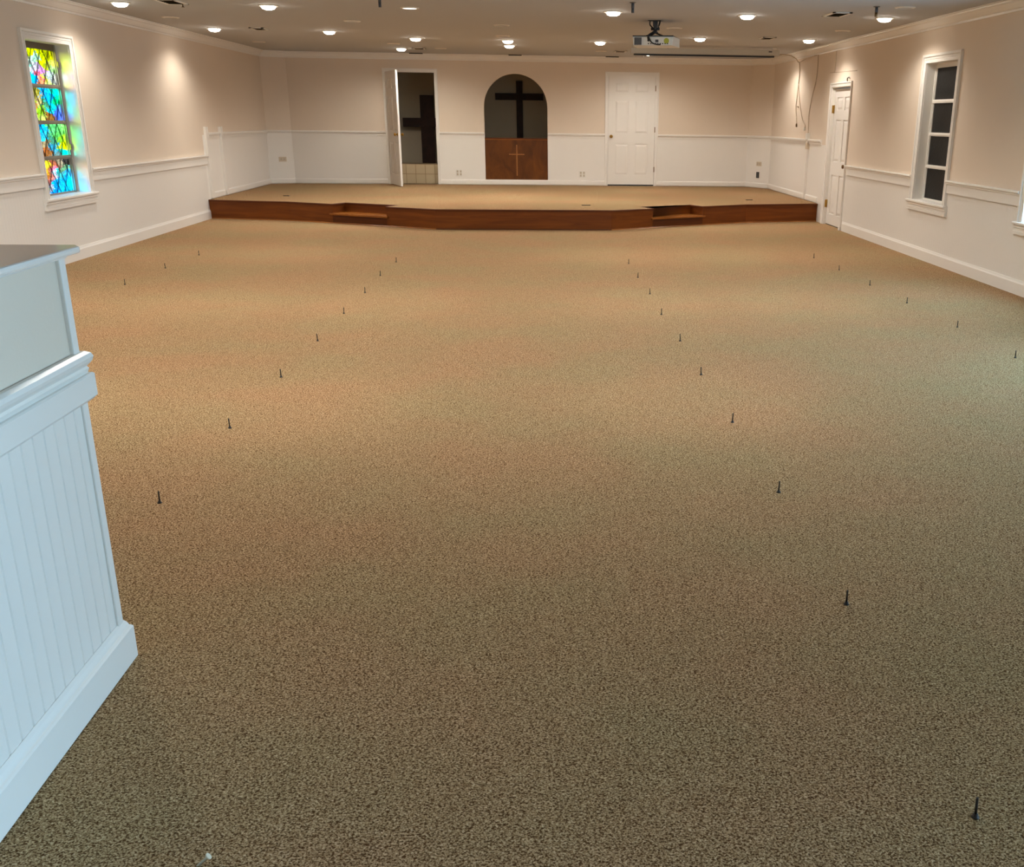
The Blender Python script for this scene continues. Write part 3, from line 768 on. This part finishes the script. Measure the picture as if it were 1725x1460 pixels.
mb = MB(); mb.tube(smooth_path([(XW-.004, 16.66, 2.49), (XW, 16.66, 2.3), (XW, 16.70, 2.1), (XW, 16.88, 1.85), (XW, 16.98, 1.6), (XW-.006, 16.93, 1.318)]), .006, M['cord'], 6)
tag(mb.build('power_cord'), 'tan cord hanging from the crown down to the raceway plug box', 'cord')
mb = MB(); mb.tube([(RX-.003, 15.95, 2.20), (RX-.003, 14.62, 2.175)], .003, M['wire'], 6); mb.tube([(RX-.003, 15.70, 2.49), (RX-.003, 15.70, 2.19)], .003, M['wire'], 6)
tag(mb.build('thin_wire'), 'faint thin wire stapled to the wall above the side door', 'wire')
mb = MB(); mb.tube(smooth_path([(RX-.02, 14.98, 2.052), (RX-.03, 14.95, 2.085), (RX-.022, 14.90, 2.098), (RX-.02, 14.88, 2.082)]), .008, M['steel'], 6)
tag(mb.build('wire_hook'), 'small grey hook on top of the side door frame', 'hook')

# ------------------------------------------------------------------ recessed ceiling lamps
def spot(parent, watts, wide=False):
    l = bpy.data.lights.new('lamp_beam', 'SPOT'); l.energy = watts; l.color = LAMP
    l.spot_size = math.radians(168 if wide else 149); l.spot_blend = .6; l.shadow_soft_size = .06
    o = bpy.data.objects.new('lamp_beam', l); C.objects.link(o); o.parent = parent; o.location = (0, 0, -.05)
LIT_W = 128
lampmesh = {}
def lamp(x, y, label, lit=1.0, group=None, wide=False):
    t = tag(empty('recessed_light', (x, y, HZ)), label, 'ceiling light', group)
    key = 'lit' if lit > .5 else ('dim' if lit else 'off')
    if key not in lampmesh:
        a = MB(); a.lathe([(.076, -.002), (.076, -.012), (.098, -.010), (.104, -.002)], (0, 0, 0), (0, 0, 1), M['trimring'], 28, False); ra = a.build('trim_ring', t)
        b = MB()
        if key == 'lit': b.lathe([(.076, -.004), (.074, -.020), (.062, -.034), (.036, -.043), (.004, -.046)], (0, 0, 0), (0, 0, 1), M['lens'], 28)
        elif key == 'dim': b.lathe([(.076, -.004), (.07, -.012), (.004, -.016)], (0, 0, 0), (0, 0, 1), M['lensdim'], 28)
        else: b.lathe([(.076, -.003), (.07, -.007), (.004, -.009)], (0, 0, 0), (0, 0, 1), M['baffle'], 28)
        lampmesh[key] = (ra.data, b.build('lens', t).data)
    else:
        for nm, me in zip(('trim_ring', 'lens'), lampmesh[key]):
            o = bpy.data.objects.new(nm, me); C.objects.link(o); o.parent = t
    if lit: spot(t, LIT_W*lit, wide)
    return t
G1 = 'lit recessed ceiling lights'; G0 = 'unlit recessed ceiling lights'
for x, y, lab in (
    (-4.294, 11.95, 'lit recessed ceiling light above the stained glass window'),
    (-2.768, 11.93, 'lit recessed ceiling light, second from the left wall in the nearest row'),
    (.89, 11.82, 'lit recessed ceiling light to the near left of the projector'),
    (2.37, 11.9, 'lit recessed ceiling light to the near right of the projector'),
    (3.901, 11.87, 'lit recessed ceiling light nearest the dark right window'),
    (-4.261, 15.17, 'lit recessed ceiling light above the left end of the stage front'),
    (-2.749, 15.25, 'lit recessed ceiling light just right of the dark left vent'),
    (2.376, 15.24, 'lit recessed ceiling light between projector and projection screen'),
    (3.927, 15.19, 'lit recessed ceiling light above the side door in the right wall'),
    (-1.693, 16.28, 'lit recessed ceiling light above the stage, left one of the middle three'),
    (-.341, 16.41, 'lit recessed ceiling light above the stage centre, nearer of a close pair'),
    (1.04, 16.36, 'lit recessed ceiling light above the stage, just left of the projector body'),
    (-.341, 17.46, 'lit recessed ceiling light above the stage centre, farther of a close pair'),
    (-2.201, 18.78, 'lit recessed ceiling light closest to the open door'),
    (2.03, 18.78, 'lit recessed ceiling light above the closed door, hidden behind the screen casing'),
    (3.93, 17.95, 'lit recessed ceiling light behind the projection screen by the right wall')):
    lamp(x, y, lab, (.60 if abs(x) > 3.5 else (.88 if y > 16 else 1.0)), G1, y > 16 and abs(x) < 3.5)
lamp(-1.278, 11.84, 'dim flat recessed ceiling light beside the left hanging rod', .3, G1)
for y, k in ((8.6, 1.0), (5.4, 1.1)):
    for x in (-4.29, -2.77, -1.28, .89, 2.37):
        if x > 2 and y < 6: continue
        lamp(x, y, 'recessed ceiling light in the rows nearest the entrance', k, G1)
for x, y, lab in (
    (-4.312, 13.57, 'unlit recessed ceiling light by the left wall between two lit ones'),
    (3.936, 13.57, 'unlit recessed ceiling light by the right wall above the side door'),
    (3.74, 10.77, 'unlit recessed ceiling light right of the brass tipped rod'),
    (-2.17, 13.6, 'unlit recessed ceiling light right of the left hall lamps'),
    (-.36, 13.76, 'unlit recessed ceiling light in the middle of the ceiling, nearer one'),
    (-.392, 15.5, 'unlit recessed ceiling light just before the close lit pair'),
    (-2.173, 17.54, 'unlit recessed ceiling light just before the lamp at the open door'),
    (-4.306, 17.71, 'unlit recessed ceiling light in the far left corner'),
    (1.803, 13.68, 'unlit recessed ceiling light just behind the projector'),
    (-1.517, 18.51, 'unlit recessed ceiling light right of the dark vent near the open door'),
    (1.195, 18.46, 'unlit recessed ceiling light left of the projection screen')):
    lamp(x, y, lab, 0, G0)

# ------------------------------------------------------------------ ceiling vents, rods, sprinkler
def vent(x, y, wx, wy, label, slats=6, fr=.03):
    t = tag(empty('ceiling_vent', (x, y, HZ)), label, 'vent')
    mb = MB(); a, b = wx/2, wy/2
    for x0, x1, y0, y1 in ((-a, -a+fr, -b, b), (a-fr, a, -b, b), (-a, a, -b, -b+fr), (-a, a, b-fr, b)): mb.box(x0, x1, y0, y1, -.012, -.001, M['vent'])
    mb.build('frame', t)
    mb = MB(); mb.box(-a+.01, a-.01, -b+.01, b-.01, -.003, -.001, M['dark']); mb.build('opening_shade', t)  # flat sheet, the shade inside the vent given as dark colour
    mb = MB()
    for k in range(slats):
        yy = -b+fr+(k+.5)*(wy-2*fr)/slats
        mb.hexa([(-a+fr, yy-.008, -.012), (a-fr, yy-.008, -.012), (a-fr, yy-.005, -.012), (-a+fr, yy-.005, -.012)],
                [(-a+fr, yy+.005, -.003), (a-fr, yy+.005, -.003), (a-fr, yy+.008, -.003), (-a+fr, yy+.008, -.003)], M['bronze'])
    mb.build('louvre', t)
    return t
vent(-3.70, 11.72, .22, .46, 'metal framed ceiling vent beside the lamp near the stained glass window')
vent(-3.64, 15.05, .19, .34, 'dark ceiling vent between the two lit lamps on the left')
vent(3.28, 11.58, .21, .44, 'metal framed ceiling vent left of the brass tipped hanging rod')
vent(3.28, 14.98, .19, .34, 'dark ceiling vent above the right end of the projection screen')
vent(-1.887, 18.62, .2, .34, 'dark ceiling vent beside the lamp closest to the open door')
vent(1.52, 18.43, .2, .34, 'dark ceiling vent just left of the projection screen')
def slot_vent(x, label):
    t = tag(empty('slot_vent', (x, 20.03, HZ)), label, 'vent', 'slot vents along the crown')
    mb = MB(); mb.box(-.12, .12, -.03, .03, -.014, -.001, M['dark']); mb.build('slot', t)  # solid bar, the shade in the slot given as dark colour
slot_vent(-2.09, 'thin dark slot vent at the crown above the open door')
slot_vent(-.29, 'thin dark slot vent at the crown above the arch')
slot_vent(1.5, 'thin dark slot vent at the crown above the closed door')
def rod(x, y, label, two):
    t = tag(empty('hanging_rod', (x, y, HZ)), label, 'rod', 'cut-off rods hanging from the ceiling')
    mb = MB(); mb.lathe([(.035, -.001), (.03, -.006), (.018, -.008)], (0, 0, 0), (0, 0, 1), M['steel'], 12); mb.build('ceiling_plate', t)
    mb = MB(); mb.lathe([(.0155, -.006), (.0155, -.055)], (0, 0, 0), (0, 0, 1), M['grey'], 12); mb.build('rod', t)
    mb = MB(); mb.lathe([(.0145, -.055), (.0145, -.096)], (0, 0, 0), (0, 0, 1), M['bronze'] if two else M['grey'], 12); mb.build('rod_end', t)
rod(-1.455, 10.85, 'short grey rod hanging from the ceiling beside the dim lamp', False)
rod(1.013, 10.88, 'short grey rod hanging from the ceiling in front of the projector', False)
rod(3.449, 10.77, 'short dark rod with brass tip hanging from the ceiling near the right wall', True)
mb = MB(); mb.lathe([(.014, -.001), (.014, -.006), (.006, -.008), (.006, -.034), (.016, -.036), (.016, -.04)], (0, 0, 0), (0, 0, 1), M['bronze'], 10)
tag(mb.build('sprinkler_head'), 'tiny sprinkler head hanging beside the near left ceiling vent', 'sprinkler').location = (-3.64, 11.9, HZ)

# ------------------------------------------------------------------ projector
pj = tag(empty('projector', (1.455, 12.75, HZ), -math.radians(15)), 'white projector with dark vent grille hung from the ceiling', 'projector')
mb = MB()
mb.hexa([(-.235, -.13, -.278), (.225, -.13, -.278), (.262, .25, -.284), (-.262, .25, -.284)],
        [(-.245, -.13, -.180), (.235, -.13, -.180), (.262, .25, -.180), (-.262, .25, -.180)], M['proj'])
mb.build('body', pj, bevel=.008)
mb = MB(); mb.box(-.243, .233, -.136, .24, -.180, -.170, M['black']); mb.build('top_lid', pj)
mb = MB(); mb.box(-.222, -.137, -.136, -.128, -.272, -.192, M['grey']); mb.build('vent_grille', pj)
mb = MB(); mb.box(-.108, .20, -.134, -.128, -.272, -.19, M['whiteplas']); cpn = mb.build('connector_panel', pj)
mb = MB()
for k in range(9): mb.box(-.062+k*.028, -.048+k*.028, -.138, -.130, -.264, -.253, M['black'])
mb.build('socket_row', cpn)
mb = MB(); mb.lathe([(.014, 0), (.014, .006)], (-.055, -.133, -.222), (0, -1, 0), M['black'], 12); mb.build('power_socket', cpn)
mb = MB(); mb.box(.025, .062, -.137, -.132, -.245, -.215, M['grey']); mb.build('port', cpn)
mb = MB(); mb.lathe([(.032, 0), (.03, .003)], (.155, -.132, -.228), (0, -1, 0), M['sticker'], 16); mb.build('sticker', cpn)
mb = MB(); mb.lathe([(.05, 0), (.05, .03), (.04, .034)], (.12, .245, -.235), (0, 1, 0), M['black'], 18); mb.build('lens', pj)
mt_ = MB()
mt_.box(-.075, .075, -.06, .06, -.008, -.001, M['black'])
mt_.lathe([(.03, -.008), (.03, -.06), (.022, -.065), (.022, -.12), (.035, -.125), (.035, -.14)], (0, .01, 0), (0, 0, 1), M['grey'], 14)
mt_.lathe([(.016, -.05), (.016, .05)], (0, .01, -.09), (1, 0, 0), M['black'], 10)
for a in (0, 1, 2, 3):
    sx_, sy_ = (-1 if a < 2 else 1), (-1 if a % 2 else 1)
    mt_.tube([(0, .01, -.13), (sx_*.06, .03+sy_*.05, -.155), (sx_*.10, .04+sy_*.08, -.170)], .009, M['black'], 6)
mt_.build('ceiling_mount', pj)
mb = MB()
mb.tube(smooth_path([(-.06, -.02, -.006), (-.055, -.04, -.05), (-.02, -.06, -.085), (.0, -.09, -.12), (-.05, -.15, -.165), (-.045, -.165, -.20), (-.01, -.155, -.25), (.05, -.14, -.268), (.09, -.137, -.268)]), .008, M['black'], 8)
mb.tube(smooth_path([(.06, -.02, -.006), (.055, -.04, -.04), (.045, -.05, -.07), (.02, -.05, -.11), (-.04, -.10, -.15), (-.06, -.15, -.18), (-.055, -.136, -.222)]), .010, M['black'], 8)
mb.build('cable', pj)

# ------------------------------------------------------------------ projection screen
sc_ = tag(empty('projection_screen', (2.735, 16.93, HZ)), 'long retracted projection screen casing hung under the ceiling above the stage', 'projection screen')
mb = MB(); mb.box(-1.155, 1.155, -.035, .065, -.12, -.036, M['screen']); mb.build('casing', sc_, bevel=.006)
mb = MB(); mb.box(-1.13, 1.10, -.012, .03, -.146, -.118, M['black']); mb.build('bottom_bar', sc_)
mb = MB()
mb.bm.free()
for x in (-1.1, 1.1): mb = MB(); mb.box(x-.03, x+.03, -.03, .06, -.038, -.001, M['vent']); mb.build('bracket', sc_)
for s in (-1, 1): mb = MB(); mb.box(s*1.155, s*1.172, -.036, .066, -.122, -.034, M['screen']); mb.build('end_cap', sc_)
mb = MB(); mb.box(1.0, 1.055, -.038, -.034, -.072, -.056, M['black']); mb.build('badge_plate', sc_)
mb = MB(); mb.lathe([(.004, -.012), (.011, 0), (.004, .012)], (-.975, .01, -.160), (0, 0, 1), M['whiteplas'], 10); mb.build('pull_tab', sc_)

# ------------------------------------------------------------------ half wall at the near left
HX, HY, HT = -1.19, 2.685, 1.156
hw = tag(empty('half_wall', (-1.45, 1.2, 0)), 'white beadboard half wall with moulded rail and cap in the left foreground', 'half wall')
hi = Matrix.Translation((1.45, -1.2, 0))
def hp(mb, nm, **k):
    o = mb.build(nm, hw, **k); o.data.transform(hi); return o
XI, YI = -1.72, -1.2
# plan of the core, walked with the open hall on the right-hand side
loop = [(XI, YI), (XI, HY), (HX, HY), (HX, YI)]
loop = list(reversed(loop))
def lsweep(prof, nm, mt=M['white'], **k):
    mb = MB(); mb.sweep(prof, [(HX, YI), (HX, HY), (XI, HY), (XI, YI)][::1], mt); return hp(mb, nm, **k)
# upper plain panel and lower beadboard core
mb = MB(); mb.box(XI+.004, HX-.004, YI, HY-.004, .80, HT, M['beige']); hp(mb, 'upper_panel')
bdm = MB(); i_ = bdm.mi(M['white'])
gw, pitch = .008, .0572
y = HY-.05
segs = []
prof = []
yy = HY-.012
prof.append((HX, HY-.004)); 
g = 2.664
pts_ = [(HX, HY-.03)]
while g > YI+.1:
    pts_ += [(HX, g+gw/2), (HX-.0032, g+.0012), (HX-.0032, g-.0012), (HX, g-gw/2)]
    g -= pitch
pts_ = [p for k_, p in enumerate(pts_) if p[1] <= HY-.01]
poly = pts_+[(HX, YI), (XI, YI), (XI, HY-.03)]
va = [bdm.bm.verts.new((x, yv, .02)) for x, yv in poly]; vb = [bdm.bm.verts.new((x, yv, .80)) for x, yv in poly]
for k in range(len(poly)):
    f = bdm.bm.faces.new([va[k], va[(k+1) % len(poly)], vb[(k+1) % len(poly)], vb[k]]); f.material_index = i_
hp(bdm, 'beadboard_panel')
# corner boards at the end of the wall
mb = MB(); mb.box(HX-.03, HX+.006, HY-.034, HY, .03, .80, M['white']); mb.box(XI, HX-.03, HY-.03, HY, .03, .80, M['white']); hp(mb, 'corner_board', bevel=.003)
mb = MB(); mb.box(HX-.03, HX+.006, HY-.034, HY, .88, HT, M['white']); hp(mb, 'upper_corner_board', bevel=.003)
# moulded parts swept round the exposed end: room on the right of the path
RP = [(HX, YI), (HX, HY), (XI, HY), (XI, YI)]
def around(prof):
    return prof
chair_cap = [(0, .845), (.006, .845), (.012, .850), (.016, .862), (.012, .868), (.018, .874), (.024, .882), (.027, .892), (.023, .902), (.012, .908), (0, .908)]
apron = [(0, .775), (.014, .778), (.024, .788), (.024, .846), (.020, .850), (0, .850)]
bb = [(0, .002), (.022, .002), (.022, .098), (.018, .103), (.014, .106), (.012, .112), (.008, .120), (.002, .128), (0, .128)]
path = [(HX, YI), (HX, HY), (XI, HY), (XI, YI)]
for prof_, nm in ((apron, 'apron_board'), (chair_cap, 'chair_rail'), (bb, 'baseboard')):
    mb = MB(); mb.sweep(around(prof_), path, M['white']); o = hp(mb, nm)
cap_under = [(0, 1.149), (.006, 1.149), (.010, 1.156), (0, 1.156)]
mb = MB(); mb.sweep(around(cap_under), path, M['white']); hp(mb, 'cap_moulding')
capm = MB(); ov = .024
capm.prism([(HX+ov, YI), (HX+ov, HY+ov+.03), (HX+ov-.02, HY+ov+.06), (XI-ov+.03, HY+ov+.06), (XI-ov, HY+ov+.03), (XI-ov, YI)], 1.156, 1.174, M['gloss']); hp(capm, 'cap', bevel=.006)

# ------------------------------------------------------------------ pew bolts standing in the carpet
GB = 'pew bolts left standing in the carpet'
ORD = ['first', 'second', 'third', 'fourth', 'fifth', 'sixth', 'seventh', 'eighth', 'ninth', 'tenth']
bm_ = None
def bolt(x, y, h, label, k):
    global bm_
    t = tag(empty('pew_bolt', (x, y, 0)), label, 'bolt', GB)
    if bm_ is None:
        a = MB(); a.lathe([(.0032, -.004), (.0032, .46), (.0032, .94), (.0022, 1.0)], (0, 0, 0), (0, 0, 1), M['bolt'], 8); sh = a.build('shaft', t)
        b = MB(); b.lathe([(.0095, -.002), (.0095, .0025), (.0065, .004), (.0062, .009), (.003, .010)], (0, 0, 0), (0, 0, 1), M['bolt'], 8); bs = b.build('base_nut', t)
        bm_ = (sh.data, bs.data)
    else:
        for nm, me in zip(('shaft', 'base_nut'), bm_):
            o = bpy.data.objects.new(nm, me); C.objects.link(o); o.parent = t
    for ch in t.children:
        if ch.name.startswith('shaft'): ch.scale = (1.0, 1.0, h)
    t.rotation_euler = (random.uniform(-.05, .05), random.uniform(-.05, .05), random.uniform(0, 6))
A_ = [(-3.74, 11.78), (-3.76, 10.74), (-3.76, 9.65)]
B_ = [(-1.49, 11.23), (-1.52, 10.23), (-1.51, 9.19), (-1.52, 8.17), (-1.52, 7.12), (-1.53, 6.07), (-1.54, 5.01), (-1.53, 3.96)]
C_ = [(1.04, 11.14), (1.04, 10.12), (1.05, 9.12), (1.03, 8.1), (1.04, 7.07), (1.03, 6.06), (1.03, 5.02), (1.03, 3.97), (1.01, 2.92), (.99, 1.85)]
D_ = [(3.25, 11.66), (3.26, 10.67), (3.26, 9.63), (3.27, 8.63), (3.28, 7.54), (3.25, 6.48)]
for rw, pts_ in (('leftmost', A_), ('left-centre', B_), ('right-centre', C_), ('rightmost', D_)):
    for k, (x, y) in enumerate(pts_):
        bolt(x, y, .052, 'thin dark bolt standing in the carpet, %s from the stage in the %s row' % (ORD[k], rw), k)
mb = MB(); mb.lathe([(.003, -.004), (.003, .026), (.0075, .027), (.0075, .030)], (0, 0, 0), (.72, .15, .62), M['pale'], 10)
o = tag(mb.build('bent_nail'), 'pale nail leaning out of the carpet at the bottom left edge', 'nail'); o.location = (-.722, 1.80, 0)
